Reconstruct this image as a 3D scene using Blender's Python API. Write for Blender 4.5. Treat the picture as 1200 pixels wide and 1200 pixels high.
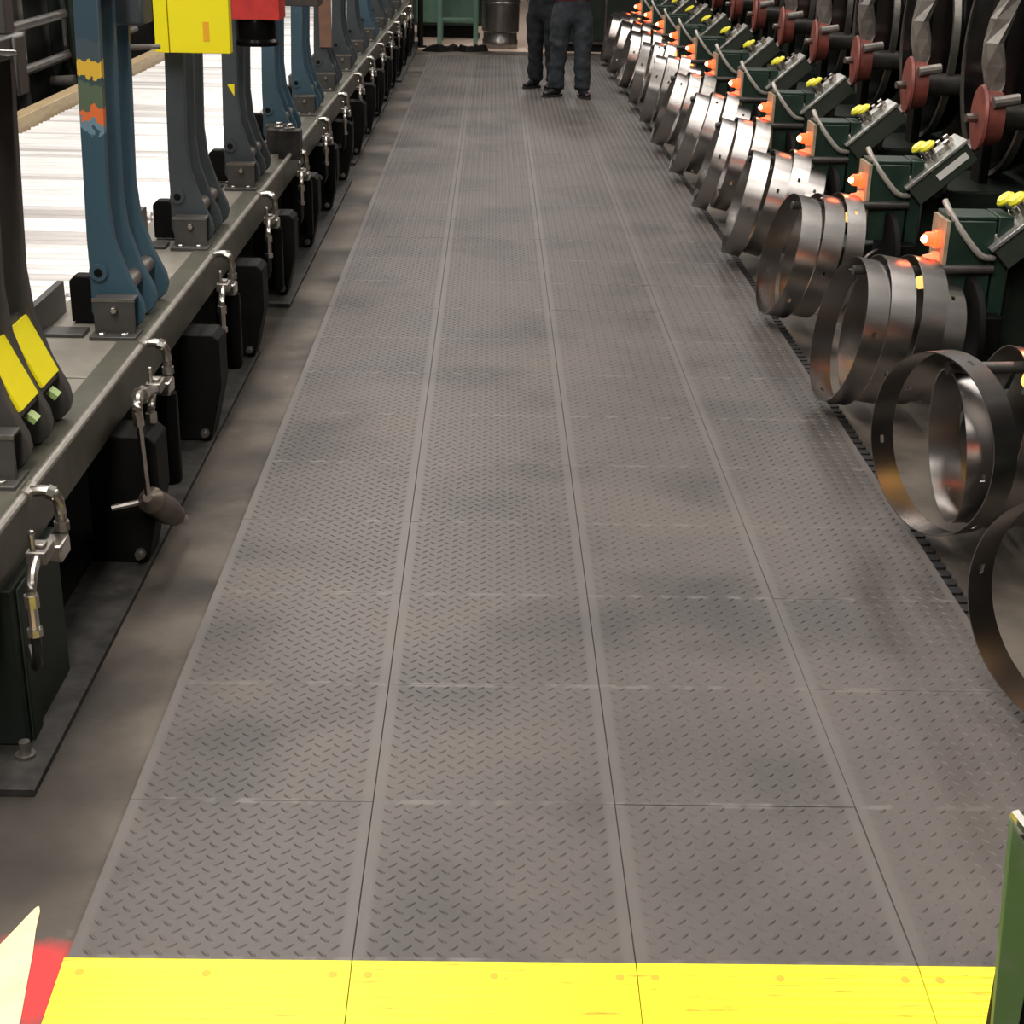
import bpy, bmesh, math, random
from mathutils import Vector, Matrix
random.seed(7)
S = 4.0 / 3.0            # scene is laid out in units of 4/3 m; every builder multiplies by S
for o in list(bpy.data.objects): bpy.data.objects.remove(o)
scn = bpy.context.scene
C = scn.collection

# ------------------------------------------------------------------ camera
F_PX, PITCH, YAW, ROLL, CAM_H = 1764.8, 0.389555, 0.019421, -0.022496, 1.59076
def set_camera():
    F = Vector((math.sin(YAW)*math.cos(PITCH), math.cos(YAW)*math.cos(PITCH), -math.sin(PITCH)))
    R = Vector((math.cos(YAW), -math.sin(YAW), 0)); D = F.cross(R)
    R2 = math.cos(ROLL)*R + math.sin(ROLL)*D
    D2 = -math.sin(ROLL)*R + math.cos(ROLL)*D
    cd = bpy.data.cameras.new('camera'); cam = bpy.data.objects.new('camera', cd); C.objects.link(cam)
    cd.sensor_width = 36; cd.sensor_fit = 'HORIZONTAL'; cd.lens = F_PX/1200*36; cd.clip_end = 200
    m = Matrix((R2, -D2, -F)).transposed().to_4x4(); m.translation = Vector((0, 0, CAM_H*S))
    cam.matrix_world = m; scn.camera = cam
set_camera()

# ------------------------------------------------------------------ world, light, exposure
w = bpy.data.worlds.new('world'); scn.world = w; w.use_nodes = True
w.node_tree.nodes['Background'].inputs[0].default_value = (0.9, 0.95, 1, 1)
w.node_tree.nodes['Background'].inputs[1].default_value = 0.05
vs = scn.view_settings; vs.view_transform = 'Standard'; vs.look = 'None'; vs.exposure = 0.2; vs.gamma = 1.0
vs.use_curve_mapping = False
CEIL = 6.2
LAMPS = [(-0.9, -2.0, 190), (-0.9, 1.5, 215), (-0.9, 6.0, 65), (-0.9, 11.0, 85), (-0.9, 16.0, 90), (-0.9, 21.0, 90),
         (-2.6, 1.0, 100), (-2.6, 5.5, 115), (-2.6, 10.0, 115), (-2.6, 14.5, 115), (-2.6, 19.0, 115),
         (3.7, 0.3, 50), (3.7, 4.0, 75), (3.7, 7.7, 80), (3.7, 11.4, 75), (3.7, 15.1, 75), (3.7, 18.8, 75), (0.9, 26.5, 180)]
AREA = {}
def lamp_light(power):
    if power not in AREA:
        l = bpy.data.lights.new('lamp_light', 'AREA'); l.shape = 'RECTANGLE'; l.size = 0.9; l.size_y = 3.2
        l.energy = power; l.color = (1.0, 0.945, 0.885); AREA[power] = l
    return AREA[power]

# ------------------------------------------------------------------ materials
def mat(name, col, rough=0.5, metal=0.0, col2=None, scale=6.0, detail=6.0, lo=0.35, hi=0.65, bump=0.0, bscale=60.0,
        rough2=None, emit=None, estr=0.0, coat=0.0, stretch=(1, 1, 1), spec=None):
    m = bpy.data.materials.new(name); m.use_nodes = True
    nt = m.node_tree; b = nt.nodes['Principled BSDF']; N = nt.nodes.new; K = nt.links.new
    b.inputs['Base Color'].default_value = (*col, 1); b.inputs['Roughness'].default_value = rough
    b.inputs['Metallic'].default_value = metal
    if spec is not None: b.inputs['Specular IOR Level'].default_value = spec
    if coat: b.inputs['Coat Weight'].default_value = coat; b.inputs['Coat Roughness'].default_value = 0.15
    if emit: b.inputs['Emission Color'].default_value = (*emit, 1); b.inputs['Emission Strength'].default_value = estr
    if col2 is not None or bump:
        g = N('ShaderNodeNewGeometry'); mp = N('ShaderNodeMapping'); mp.inputs['Scale'].default_value = stretch
        K(g.outputs['Position'], mp.inputs['Vector'])
    if col2 is not None:
        n = N('ShaderNodeTexNoise'); n.inputs['Scale'].default_value = scale; n.inputs['Detail'].default_value = detail
        n.inputs['Roughness'].default_value = 0.6
        K(mp.outputs[0], n.inputs['Vector'])
        r = N('ShaderNodeMapRange'); r.inputs['From Min'].default_value = lo; r.inputs['From Max'].default_value = hi
        K(n.outputs['Fac'], r.inputs['Value'])
        x = N('ShaderNodeMix'); x.data_type = 'RGBA'
        x.inputs['A'].default_value = (*col, 1); x.inputs['B'].default_value = (*col2, 1)
        K(r.outputs[0], x.inputs['Factor']); K(x.outputs['Result'], b.inputs['Base Color'])
        if rough2 is not None:
            q = N('ShaderNodeMapRange'); q.inputs['To Min'].default_value = rough; q.inputs['To Max'].default_value = rough2
            K(r.outputs[0], q.inputs['Value']); K(q.outputs[0], b.inputs['Roughness'])
    if bump:
        n2 = N('ShaderNodeTexNoise'); n2.inputs['Scale'].default_value = bscale; n2.inputs['Detail'].default_value = 4
        K(mp.outputs[0], n2.inputs['Vector'])
        bp = N('ShaderNodeBump'); bp.inputs['Strength'].default_value = bump; bp.inputs['Distance'].default_value = 0.01
        K(n2.outputs['Fac'], bp.inputs['Height']); K(bp.outputs[0], b.inputs['Normal'])
    return m
def layer(m, col, scale, lo, hi, strength=1.0, detail=5.0, offset=(0, 0, 0)):
    """mix another stain colour over a material's base colour"""
    nt = m.node_tree; b = nt.nodes['Principled BSDF']; N = nt.nodes.new; K = nt.links.new
    src = b.inputs['Base Color'].links[0].from_socket
    g = N('ShaderNodeNewGeometry'); mp = N('ShaderNodeMapping'); mp.inputs['Location'].default_value = offset
    K(g.outputs['Position'], mp.inputs['Vector'])
    n = N('ShaderNodeTexNoise'); n.inputs['Scale'].default_value = scale; n.inputs['Detail'].default_value = detail
    K(mp.outputs[0], n.inputs['Vector'])
    r = N('ShaderNodeMapRange'); r.inputs['From Min'].default_value = lo; r.inputs['From Max'].default_value = hi
    r.inputs['To Max'].default_value = strength
    K(n.outputs['Fac'], r.inputs['Value'])
    x = N('ShaderNodeMix'); x.data_type = 'RGBA'; x.inputs['B'].default_value = (*col, 1)
    K(r.outputs[0], x.inputs['Factor']); K(src, x.inputs['A']); K(x.outputs['Result'], b.inputs['Base Color'])
    return x

M = {}
M['rubber'] = mat('mat_rubber', (0.070, 0.060, 0.055), 0.44, 0, (0.115, 0.098, 0.089), 1.1, 6, .35, .68, 0.06, 180, rough2=0.54)
layer(M['rubber'], (0.036, 0.0325, 0.031), 1.5, .50, .70, .8, 5, (3, 8, 0))
layer(M['rubber'], (0.22, 0.19, 0.17), 55, .66, .78, .3, 3, (1, 2, 0))
def worn_borders(m):
    """the smooth rim of each tile is rubbed paler: a band along the long seams, broken dashes along the cross seams"""
    nt = m.node_tree; b = nt.nodes['Principled BSDF']; N = nt.nodes.new; K = nt.links.new
    src = b.inputs['Base Color'].links[0].from_socket
    tc = N('ShaderNodeTexCoord'); sx = N('ShaderNodeSeparateXYZ'); K(tc.outputs['Object'], sx.inputs[0])
    def edge(sock, w0, w1, gain):
        c = N('ShaderNodeMath'); c.operation = 'SUBTRACT'; c.inputs[1].default_value = .4572*S/2; K(sock, c.inputs[0])
        a = N('ShaderNodeMath'); a.operation = 'ABSOLUTE'; K(c.outputs[0], a.inputs[0])
        r = N('ShaderNodeMapRange'); r.inputs['From Min'].default_value = .4572*S/2-w0; r.inputs['From Max'].default_value = .4572*S/2-w1
        r.inputs['To Max'].default_value = gain; K(a.outputs[0], r.inputs['Value']); return r.outputs[0]
    ex = edge(sx.outputs['X'], .036, .020, .30); ey = edge(sx.outputs['Y'], .014, .008, .75)
    g = N('ShaderNodeNewGeometry'); n = N('ShaderNodeTexNoise'); n.inputs['Scale'].default_value = 16; n.inputs['Detail'].default_value = 2; K(g.outputs['Position'], n.inputs['Vector'])
    nr = N('ShaderNodeMapRange'); nr.inputs['From Min'].default_value = .45; nr.inputs['From Max'].default_value = .62; K(n.outputs['Fac'], nr.inputs['Value'])
    mu = N('ShaderNodeMath'); mu.operation = 'MULTIPLY'; K(ey, mu.inputs[0]); K(nr.outputs[0], mu.inputs[1])
    mx = N('ShaderNodeMath'); mx.operation = 'MAXIMUM'; K(ex, mx.inputs[0]); K(mu.outputs[0], mx.inputs[1])
    x = N('ShaderNodeMix'); x.data_type = 'RGBA'; x.inputs['B'].default_value = (.165, .15, .14, 1)
    K(mx.outputs[0], x.inputs['Factor']); K(src, x.inputs['A']); K(x.outputs['Result'], b.inputs['Base Color'])
worn_borders(M['rubber'])
M['teeth'] = mat('mat_edge_rubber', (0.012, 0.012, 0.012), 0.6)
M['concrete'] = mat('stained_concrete', (0.095, 0.077, 0.061), 0.55, 0, (0.17, 0.145, 0.12), 1.8, 8, .35, .7, 0.12, 40, rough2=.7, spec=.3)
layer(M['concrete'], (0.018, 0.016, 0.014), 1.5, .45, .62, .9, 8, (5, 1, 0))
layer(M['concrete'], (0.32, 0.29, 0.26), 5.0, .66, .76, .6, 6, (2, 1, 0))
def red_paint(m):
    nt = m.node_tree; b = nt.nodes['Principled BSDF']; N = nt.nodes.new; K = nt.links.new
    src = b.inputs['Base Color'].links[0].from_socket
    g = N('ShaderNodeNewGeometry'); n = N('ShaderNodeTexNoise'); n.inputs['Scale'].default_value = 14; n.inputs['Detail'].default_value = 3
    K(g.outputs['Position'], n.inputs['Vector'])
    d = N('ShaderNodeVectorMath'); d.operation = 'DISTANCE'; d.inputs[1].default_value = (-0.725*S, 1.93*S, -0.022*S)
    K(g.outputs['Position'], d.inputs[0])
    ad = N('ShaderNodeMath'); ad.operation = 'MULTIPLY_ADD'; ad.inputs[1].default_value = 0.11; K(n.outputs['Fac'], ad.inputs[0]); K(d.outputs['Value'], ad.inputs[2])
    r = N('ShaderNodeMapRange'); r.inputs['From Min'].default_value = 0.225; r.inputs['From Max'].default_value = 0.155
    K(ad.outputs[0], r.inputs['Value'])
    x = N('ShaderNodeMix'); x.data_type = 'RGBA'; x.inputs['B'].default_value = (0.62, 0.05, 0.05, 1)
    K(r.outputs[0], x.inputs['Factor']); K(src, x.inputs['A']); K(x.outputs['Result'], b.inputs['Base Color'])
def dark_floor_strip(m):
    """darker strip of floor along the conveyor, with ragged blotches"""
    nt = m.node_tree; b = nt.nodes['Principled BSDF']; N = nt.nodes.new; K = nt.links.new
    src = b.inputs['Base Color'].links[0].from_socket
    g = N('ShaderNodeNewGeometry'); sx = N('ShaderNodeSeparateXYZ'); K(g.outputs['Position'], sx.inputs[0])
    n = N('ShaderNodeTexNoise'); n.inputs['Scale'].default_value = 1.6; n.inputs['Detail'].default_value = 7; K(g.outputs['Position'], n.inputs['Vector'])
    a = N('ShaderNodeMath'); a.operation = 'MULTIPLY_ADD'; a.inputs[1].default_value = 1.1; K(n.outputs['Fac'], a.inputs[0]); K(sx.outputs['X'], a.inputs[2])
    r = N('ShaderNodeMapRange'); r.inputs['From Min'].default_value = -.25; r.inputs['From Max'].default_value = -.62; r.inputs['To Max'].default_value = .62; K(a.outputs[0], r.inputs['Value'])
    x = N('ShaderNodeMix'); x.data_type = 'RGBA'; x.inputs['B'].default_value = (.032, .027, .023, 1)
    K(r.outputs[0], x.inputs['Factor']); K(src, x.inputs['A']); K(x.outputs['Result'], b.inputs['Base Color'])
dark_floor_strip(M['concrete'])
red_paint(M['concrete'])
M['pale_floor'] = mat('pale_floor_paint', (0.62, 0.47, 0.38), 0.5, 0, (0.55, 0.42, 0.34), 2)
M['white_wall'] = mat('white_wall_paint', (0.75, 0.72, 0.68), 0.7, 0, (0.65, 0.62, 0.58), 1.5)
M['dark_wall'] = mat('dark_wall', (0.03, 0.032, 0.032), 0.8, 0, (0.02, 0.02, 0.02), 1.0)
M['ceiling'] = mat('ceiling_dark', (0.05, 0.05, 0.052), 0.9, 0, (0.035, 0.035, 0.035), 0.7)
M['yellow'] = mat('safety_yellow', (0.93, 0.83, 0.015), 0.4, 0, (0.95, 0.80, 0.012), 3)
M['yellow_ramp'] = mat('yellow_ramp_rubber', (0.93, 0.84, 0.02), 0.42, 0, (0.55, 0.30, 0.012), 7, 6, .57, .70, 0, 60, stretch=(1, 12, 1))
layer(M['yellow_ramp'], (0.35, 0.20, 0.03), 22, .70, .78, .8, 4, (4, 2, 0))
M['screw_orange'] = mat('orange_brown_screw_cap', (0.80, 0.45, 0.02), 0.5)
M['cream'] = mat('cream_paint', (0.93, 0.72, 0.40), 0.6, 0, (0.95, 0.78, 0.50), 14)
M['olive_steel'] = mat('olive_painted_steel', (0.080, 0.078, 0.058), 0.42, 0.1, (0.125, 0.12, 0.094), 5, 7, .4, .7, 0.05, 90)
M['deck_steel'] = mat('deck_plate_steel', (0.20, 0.185, 0.15), 0.42, 0.2, (0.30, 0.275, 0.235), 4, 7, .35, .7, 0.05, 70)
M['base_steel'] = mat('base_plate_steel', (0.016, 0.015, 0.0135), 0.6, 0.0, (0.05, 0.047, 0.043), 9, 7, .4, .7, 0.06, 60, spec=.25)
M['dark_green'] = mat('dark_green_paint', (0.010, 0.015, 0.011), 0.5, 0, (0.018, 0.024, 0.018), 4, spec=.2)
M['green'] = mat('green_paint', (0.012, 0.030, 0.021), 0.4, 0, (0.019, 0.044, 0.03), 6)
M['mid_green'] = mat('worn_green_paint', (0.07, 0.15, 0.105), 0.45, 0, (0.11, 0.21, 0.15), 3)
M['moss_green'] = mat('moss_green_paint', (0.15, 0.27, 0.085), 0.45, 0, (0.26, 0.30, 0.2), 9, 5, .5, .75)
M['black'] = mat('black_paint', (0.003, 0.003, 0.003), 0.6, 0, (0.006, 0.006, 0.005), 7, spec=.15)
M['gloss_black'] = mat('gloss_black', (0.004, 0.004, 0.004), 0.22, spec=.06)
M['blue'] = mat('blue_paint', (0.042, 0.088, 0.122), 0.42, 0, (0.055, 0.11, 0.145), 4, 6, .35, .7)
layer(M['blue'], (0.35, 0.42, 0.45), 26, .72, .78, .7)
M['slate'] = mat('slate_paint', (0.042, 0.052, 0.058), 0.42, 0, (0.056, 0.068, 0.074), 4)
layer(M['slate'], (0.2, 0.2, 0.19), 30, .73, .78, .7)
M['charcoal'] = mat('charcoal_paint', (0.05, 0.047, 0.044), 0.45, 0, (0.07, 0.064, 0.058), 5)
M['steel'] = mat('bright_steel', (0.62, 0.59, 0.54), 0.28, 1.0, (0.50, 0.47, 0.43), 20)
M['dull_steel'] = mat('dull_steel', (0.33, 0.31, 0.28), 0.42, 0.9, (0.22, 0.2, 0.18), 14)
M['pipe_grey'] = mat('grey_pipe', (0.33, 0.31, 0.275), 0.4, 0.4, (0.25, 0.23, 0.2), 9)
M['hoop'] = mat('rolled_steel_hoop', (0.42, 0.40, 0.385), 0.27, 1.0, (0.38, 0.36, 0.345), 1.5, 2, .3, .7)
M['roller'] = mat('zinc_roller', (0.86, 0.85, 0.84), 0.35, 0.1, (0.60, 0.56, 0.54), 5, 6, .55, .75, stretch=(.5, 6, 1))
def roller_dirt(m):
    nt = m.node_tree; b = nt.nodes['Principled BSDF']; N = nt.nodes.new; K = nt.links.new
    src = b.inputs['Base Color'].links[0].from_socket
    oi = N('ShaderNodeObjectInfo'); r = N('ShaderNodeMapRange'); r.inputs['From Min'].default_value = .55; r.inputs['From Max'].default_value = 1; r.inputs['To Max'].default_value = .75
    K(oi.outputs['Random'], r.inputs['Value'])
    x = N('ShaderNodeMix'); x.data_type = 'RGBA'; x.inputs['B'].default_value = (.36, .32, .30, 1)
    K(r.outputs[0], x.inputs['Factor']); K(src, x.inputs['A']); K(x.outputs['Result'], b.inputs['Base Color'])
roller_dirt(M['roller'])
M['wood'] = mat('varnished_wood_rail', (0.42, 0.31, 0.16), 0.5, 0, (0.30, 0.22, 0.12), 5, 6, .4, .7, stretch=(6, 1, 6))
M['copper'] = mat('rust_brown_paint', (0.23, 0.115, 0.075), 0.5, 0, (0.17, 0.09, 0.06), 9)
M['red'] = mat('red_paint', (0.62, 0.045, 0.035), 0.4, 0, (0.45, 0.03, 0.03), 9)
M['hub_red'] = mat('worn_red_paint', (0.30, 0.075, 0.055), 0.45, 0, (0.16, 0.05, 0.04), 12, 6)
M['arm_grey'] = mat('dusty_grey_steel', (0.28, 0.255, 0.225), 0.45, 0.3, (0.15, 0.135, 0.12), 7, 6, .4, .65)
M['arm_dark'] = mat('greasy_dark_steel', (0.05, 0.046, 0.042), 0.4, 0.3, (0.09, 0.08, 0.072), 8)
M['box_green'] = mat('control_box_green', (0.035, 0.045, 0.032), 0.4, 0, (0.05, 0.06, 0.045), 6)
M['box_grey'] = mat('control_box_cover', (0.52, 0.52, 0.48), 0.35, 0.5, (0.28, 0.28, 0.26), 10)
M['button_yellow'] = mat('yellow_push_button', (0.85, 0.78, 0.04), 0.35)
M['label_white'] = mat('white_label', (0.8, 0.79, 0.74), 0.5)
M['cable'] = mat('grey_cable', (0.42, 0.39, 0.35), 0.4, 0.3)
M['lamp_red'] = mat('lit_red_lamp', (0.9, 0.15, 0.05), 0.3, 0, emit=(1.0, 0.07, 0.016), estr=2.4)
M['lamp_hot'] = mat('lit_bulb', (1, .8, .5), 0.3, 0, emit=(1.0, 0.42, 0.18), estr=9.0)
M['lamp_amber'] = mat('lit_amber_lamp', (0.9, 0.6, 0.2), 0.3, 0, emit=(1.0, 0.62, 0.16), estr=1.1)
M['lamp_dim'] = mat('red_lamp_lens', (0.75, 0.22, 0.12), 0.25, 0, emit=(1.0, 0.22, 0.08), estr=1.0)
M['lamp_plate'] = mat('cream_lamp_plate', (0.45, 0.37, 0.24), 0.45, 0, (0.3, 0.25, 0.16), 14)
M['brown_steel'] = mat('brown_cast_steel', (0.16, 0.13, 0.105), 0.38, 0.6, (0.11, 0.09, 0.07), 14)
M['hose'] = mat('black_hose', (0.012, 0.012, 0.012), 0.4)
M['lime'] = mat('lime_green_paint', (0.33, 0.45, 0.16), 0.45)
M['jeans'] = mat('dark_denim', (0.016, 0.021, 0.026), 0.85, 0, (0.032, 0.041, 0.048), 9, 6, .4, .7, 0.4, 30)
M['trouser_black'] = mat('black_cloth', (0.009, 0.010, 0.013), 0.9, 0, (0.014, 0.015, 0.018), 9, 6, .4, .7, .3, 30)
M['maroon'] = mat('maroon_cloth', (0.11, 0.02, 0.025), 0.85, 0, (0.07, 0.015, 0.018), 9, bump=.3, bscale=30)
M['navy'] = mat('navy_cloth', (0.02, 0.024, 0.035), 0.85, 0, (0.03, 0.034, 0.045), 9, bump=.3, bscale=30)
M['skin'] = mat('skin', (0.50, 0.30, 0.21), 0.5)
M['hair'] = mat('dark_hair', (0.03, 0.02, 0.014), 0.6)
M['leather'] = mat('black_leather', (0.010, 0.009, 0.009), 0.4)
M['sole'] = mat('shoe_sole', (0.02, 0.02, 0.02), 0.7)
M['eye'] = mat('eye_white', (0.8, 0.78, 0.74), 0.3)
M['lamp_white'] = mat('lamp_housing', (0.6, 0.6, 0.58), 0.5)
M['drum'] = mat('dark_galvanised_drum', (0.30, 0.285, 0.265), 0.32, 0.9, (0.16, 0.15, 0.14), 3, 5, .35, .65, stretch=(3, 3, .6))

def patch_blue():
    """blue paint chipped down to older coats: yellow, green, orange and pale blue bands with ragged edges"""
    m = mat('chipped_blue_paint', (0.042, 0.088, 0.122), 0.42)
    nt = m.node_tree; b = nt.nodes['Principled BSDF']; N = nt.nodes.new; K = nt.links.new
    g = N('ShaderNodeNewGeometry'); sx = N('ShaderNodeSeparateXYZ'); K(g.outputs['Position'], sx.inputs[0])
    n = N('ShaderNodeTexNoise'); n.inputs['Scale'].default_value = 32; n.inputs['Detail'].default_value = 4; K(g.outputs['Position'], n.inputs['Vector'])
    a = N('ShaderNodeMath'); a.operation = 'MULTIPLY_ADD'; a.inputs[1].default_value = 0.13; K(n.outputs['Fac'], a.inputs[0]); K(sx.outputs['Z'], a.inputs[2])
    mr = N('ShaderNodeMapRange'); mr.inputs['From Min'].default_value = 0.96*S+.065; mr.inputs['From Max'].default_value = 1.24*S+.065; K(a.outputs[0], mr.inputs['Value'])
    cr = N('ShaderNodeValToRGB'); cr.color_ramp.interpolation = 'CONSTANT'
    E = cr.color_ramp.elements
    E[0].position = 0; E[0].color = (0.042, 0.092, 0.128, 1); E[1].position = .10; E[1].color = (0.16, 0.26, 0.32, 1)
    for p, c in ((.20, (0.75, 0.17, 0.05, 1)), (.32, (0.10, 0.14, 0.09, 1)), (.52, (0.045, 0.075, 0.075, 1)), (.60, (0.72, 0.45, 0.05, 1)), (.73, (0.06, 0.085, 0.10, 1)), (.93, (0.04, 0.075, 0.10, 1))):
        e = E.new(p); e.color = c
    K(mr.outputs[0], cr.inputs[0]); K(cr.outputs[0], b.inputs['Base Color'])
    return m
M['chipped'] = patch_blue()

# ------------------------------------------------------------------ mesh helpers
class MB:
    def __init__(self): self.v = []; self.f = []
    def add(self, vs, fs):
        n = len(self.v); self.v += [Vector(p) for p in vs]; self.f += [[i+n for i in f] for f in fs]; return self
    def box(self, x0, x1, y0, y1, z0, z1):
        return self.add([(x0,y0,z0),(x1,y0,z0),(x1,y1,z0),(x0,y1,z0),(x0,y0,z1),(x1,y0,z1),(x1,y1,z1),(x0,y1,z1)],
                        [(0,3,2,1),(4,5,6,7),(0,1,5,4),(1,2,6,5),(2,3,7,6),(3,0,4,7)])
    def obox(self, c, ax, ay, az, hx, hy, hz):
        c, ax, ay, az = Vector(c), Vector(ax).normalized(), Vector(ay).normalized(), Vector(az).normalized()
        vs = [c + ax*hx*i + ay*hy*j + az*hz*k for k in (-1,1) for i, j in ((-1,-1),(1,-1),(1,1),(-1,1))]
        return self.add(vs, [(0,3,2,1),(4,5,6,7),(0,1,5,4),(1,2,6,5),(2,3,7,6),(3,0,4,7)])
    def prism(self, poly, y0, y1):           # poly in (x, z), extruded along y
        n = len(poly)
        return self.add([(x,y0,z) for x,z in poly]+[(x,y1,z) for x,z in poly],
                        [list(range(n)), list(range(2*n-1,n-1,-1))]+[(i,i+n,(i+1)%n+n,(i+1)%n) for i in range(n)])
    def prism_x(self, poly, x0, x1):         # poly in (y, z), extruded along x
        n = len(poly)
        return self.add([(x0,y,z) for y,z in poly]+[(x1,y,z) for y,z in poly],
                        [list(range(n-1,-1,-1)), list(range(n,2*n))]+[(i,(i+1)%n,(i+1)%n+n,i+n) for i in range(n)])
    def prism_z(self, poly, z0, z1):
        n = len(poly)
        return self.add([(x,y,z0) for x,y in poly]+[(x,y,z1) for x,y in poly],
                        [list(range(n-1,-1,-1)), list(range(n,2*n))]+[(i,(i+1)%n,(i+1)%n+n,i+n) for i in range(n)])
    def cyl(self, p0, p1, r0, r1=None, n=14): return self.lathe(p0, p1, [(0,r0),(1,r0 if r1 is None else r1)], n)
    def lathe(self, p0, p1, prof, n=16):     # prof: (t along axis, radius)
        p0, p1 = Vector(p0), Vector(p1); a = p1-p0; q = a.to_track_quat('Z','Y'); vs = []; fs = []
        for t, r in prof:
            for i in range(n):
                an = 2*math.pi*i/n; vs.append(p0+a*t+q@Vector((r*math.cos(an), r*math.sin(an), 0)))
        for k in range(len(prof)-1):
            for i in range(n): fs.append((k*n+i, k*n+(i+1)%n, (k+1)*n+(i+1)%n, (k+1)*n+i))
        fs.append(list(range(n-1,-1,-1))); fs.append([len(vs)-n+i for i in range(n)])
        return self.add(vs, fs)
    def tube(self, pts, r, n=10):
        P = [Vector(p) for p in pts]; vs = []; fs = []; up = Vector((0.13,0.31,0.94)).normalized()
        for i, p in enumerate(P):
            d = (P[min(i+1,len(P)-1)]-P[max(i-1,0)]).normalized()
            s = d.cross(up)
            if s.length < 0.05: s = d.cross(Vector((1,0,0)))
            s.normalize(); u = s.cross(d)
            for k in range(n):
                an = 2*math.pi*k/n; vs.append(p+(s*math.cos(an)+u*math.sin(an))*r)
        for i in range(len(P)-1):
            for k in range(n): fs.append((i*n+k,(i+1)*n+k,(i+1)*n+(k+1)%n,i*n+(k+1)%n))
        fs.append(list(range(n))); fs.append([len(vs)-1-i for i in range(n)])
        return self.add(vs, fs)
    def ball(self, c, r, n=12, sc=(1,1,1)):
        c = Vector(c); vs = []; fs = []; m = n//2
        for j in range(1,m):
            th = math.pi*j/m
            for i in range(n):
                ph = 2*math.pi*i/n; vs.append(c+Vector((r*sc[0]*math.sin(th)*math.cos(ph), r*sc[1]*math.sin(th)*math.sin(ph), r*sc[2]*math.cos(th))))
        vs.append(c+Vector((0,0,r*sc[2]))); vs.append(c-Vector((0,0,r*sc[2]))); t = len(vs)-2; bo = len(vs)-1
        for j in range(m-2):
            for i in range(n): fs.append((j*n+i,(j+1)*n+i,(j+1)*n+(i+1)%n,j*n+(i+1)%n))
        for i in range(n): fs.append((t,i,(i+1)%n)); fs.append((bo,(m-2)*n+(i+1)%n,(m-2)*n+i))
        return self.add(vs, fs)
    def hexbolt(self, p, d, r, h, n=6): p = Vector(p); return self.lathe(p, p+Vector(d).normalized()*h, [(0,r),(.8,r),(1,r*.8)], n)
    def mesh(self, name, origin=(0,0,0), smooth=True):
        me = bpy.data.meshes.new(name); o = Vector(origin)
        me.from_pydata([(p-o)*S for p in self.v], [], self.f)
        bm = bmesh.new(); bm.from_mesh(me); bmesh.ops.recalc_face_normals(bm, faces=bm.faces)
        if smooth:
            for f in bm.faces: f.smooth = True
            for e in bm.edges:
                if len(e.link_faces) == 2 and e.calc_face_angle(0) > 0.62: e.smooth = False
        bm.to_mesh(me); bm.free(); return me
    def build(self, name, material, parent=None, smooth=True, bevel=0, loc=None):
        org = rootloc(parent) if parent is not None else Vector(loc if loc is not None else (0,0,0))
        o = bpy.data.objects.new(name, self.mesh(name, org, smooth)); C.objects.link(o)
        o.data.materials.append(material if not isinstance(material, str) else M[material])
        if parent is not None: o.parent = parent
        else: o.location = org*S
        if bevel:
            b = o.modifiers.new('bevel', 'BEVEL'); b.width = bevel*S; b.segments = 2; b.limit_method = 'ANGLE'
        return o
def rootloc(o):
    p = Vector((0,0,0))
    while o is not None: p = p + o.location/S; o = o.parent
    return p
def tag(o, label=None, cat=None, group=None, kind=None):
    if label: o['label'] = label
    if cat: o['category'] = cat
    if group: o['group'] = group
    if kind: o['kind'] = kind
    return o
def thing(name, loc, label, cat, group=None, kind=None):
    e = bpy.data.objects.new(name, None); e.empty_display_size = .1; C.objects.link(e); e.location = Vector(loc)*S
    return tag(e, label, cat, group, kind)
def copy_tree(o, parent=None, dloc=(0,0,0)):
    c = o.copy(); C.objects.link(c); c.parent = parent
    if parent is None: c.location = o.location + Vector(dloc)*S
    for ch in list(o.children): copy_tree(ch, c)
    return c
def arc(pts, n=6):      # smooth polyline through control points (Catmull-Rom)
    P = [Vector(p) for p in pts]; out = []
    for i in range(len(P)-1):
        a, b, c, d = P[max(i-1,0)], P[i], P[i+1], P[min(i+2,len(P)-1)]
        for k in range(n):
            t = k/n; out.append(.5*((2*b)+(c-a)*t+(2*a-5*b+4*c-d)*t*t+(3*b-a-3*c+d)*t**3))
    out.append(P[-1]); return out
ORD = ['nearest','second','third','fourth','fifth','sixth','seventh','eighth','ninth','tenth','eleventh','twelfth','thirteenth','fourteenth','fifteenth']

# ------------------------------------------------------------------ the hall
FZ = -0.022
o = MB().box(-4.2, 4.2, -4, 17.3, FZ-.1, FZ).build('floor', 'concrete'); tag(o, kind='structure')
o = MB().box(-4.2, 4.2, 17.3, 26, FZ-.1, FZ).build('floor_far', 'pale_floor'); tag(o, kind='structure')
o = MB().box(-4.3, -4.2, -4, 26, FZ, 4.7).build('wall_left', 'dark_wall'); tag(o, kind='structure')
o = MB().box(4.2, 4.3, -4, 26, FZ, 4.7).build('wall_right', 'dark_wall'); tag(o, kind='structure')
o = MB().box(-4.2, 4.2, 26, 26.1, FZ, 4.7).build('wall_back', 'white_wall'); tag(o, kind='structure')
o = MB().box(-4.2, 4.2, -4.1, -4, FZ, 4.7).build('wall_front', 'dark_wall'); tag(o, kind='structure')
o = MB().box(-4.3, 4.3, -4.1, 26.1, 4.7, 4.8).build('ceiling', 'ceiling'); tag(o, kind='structure')
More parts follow.
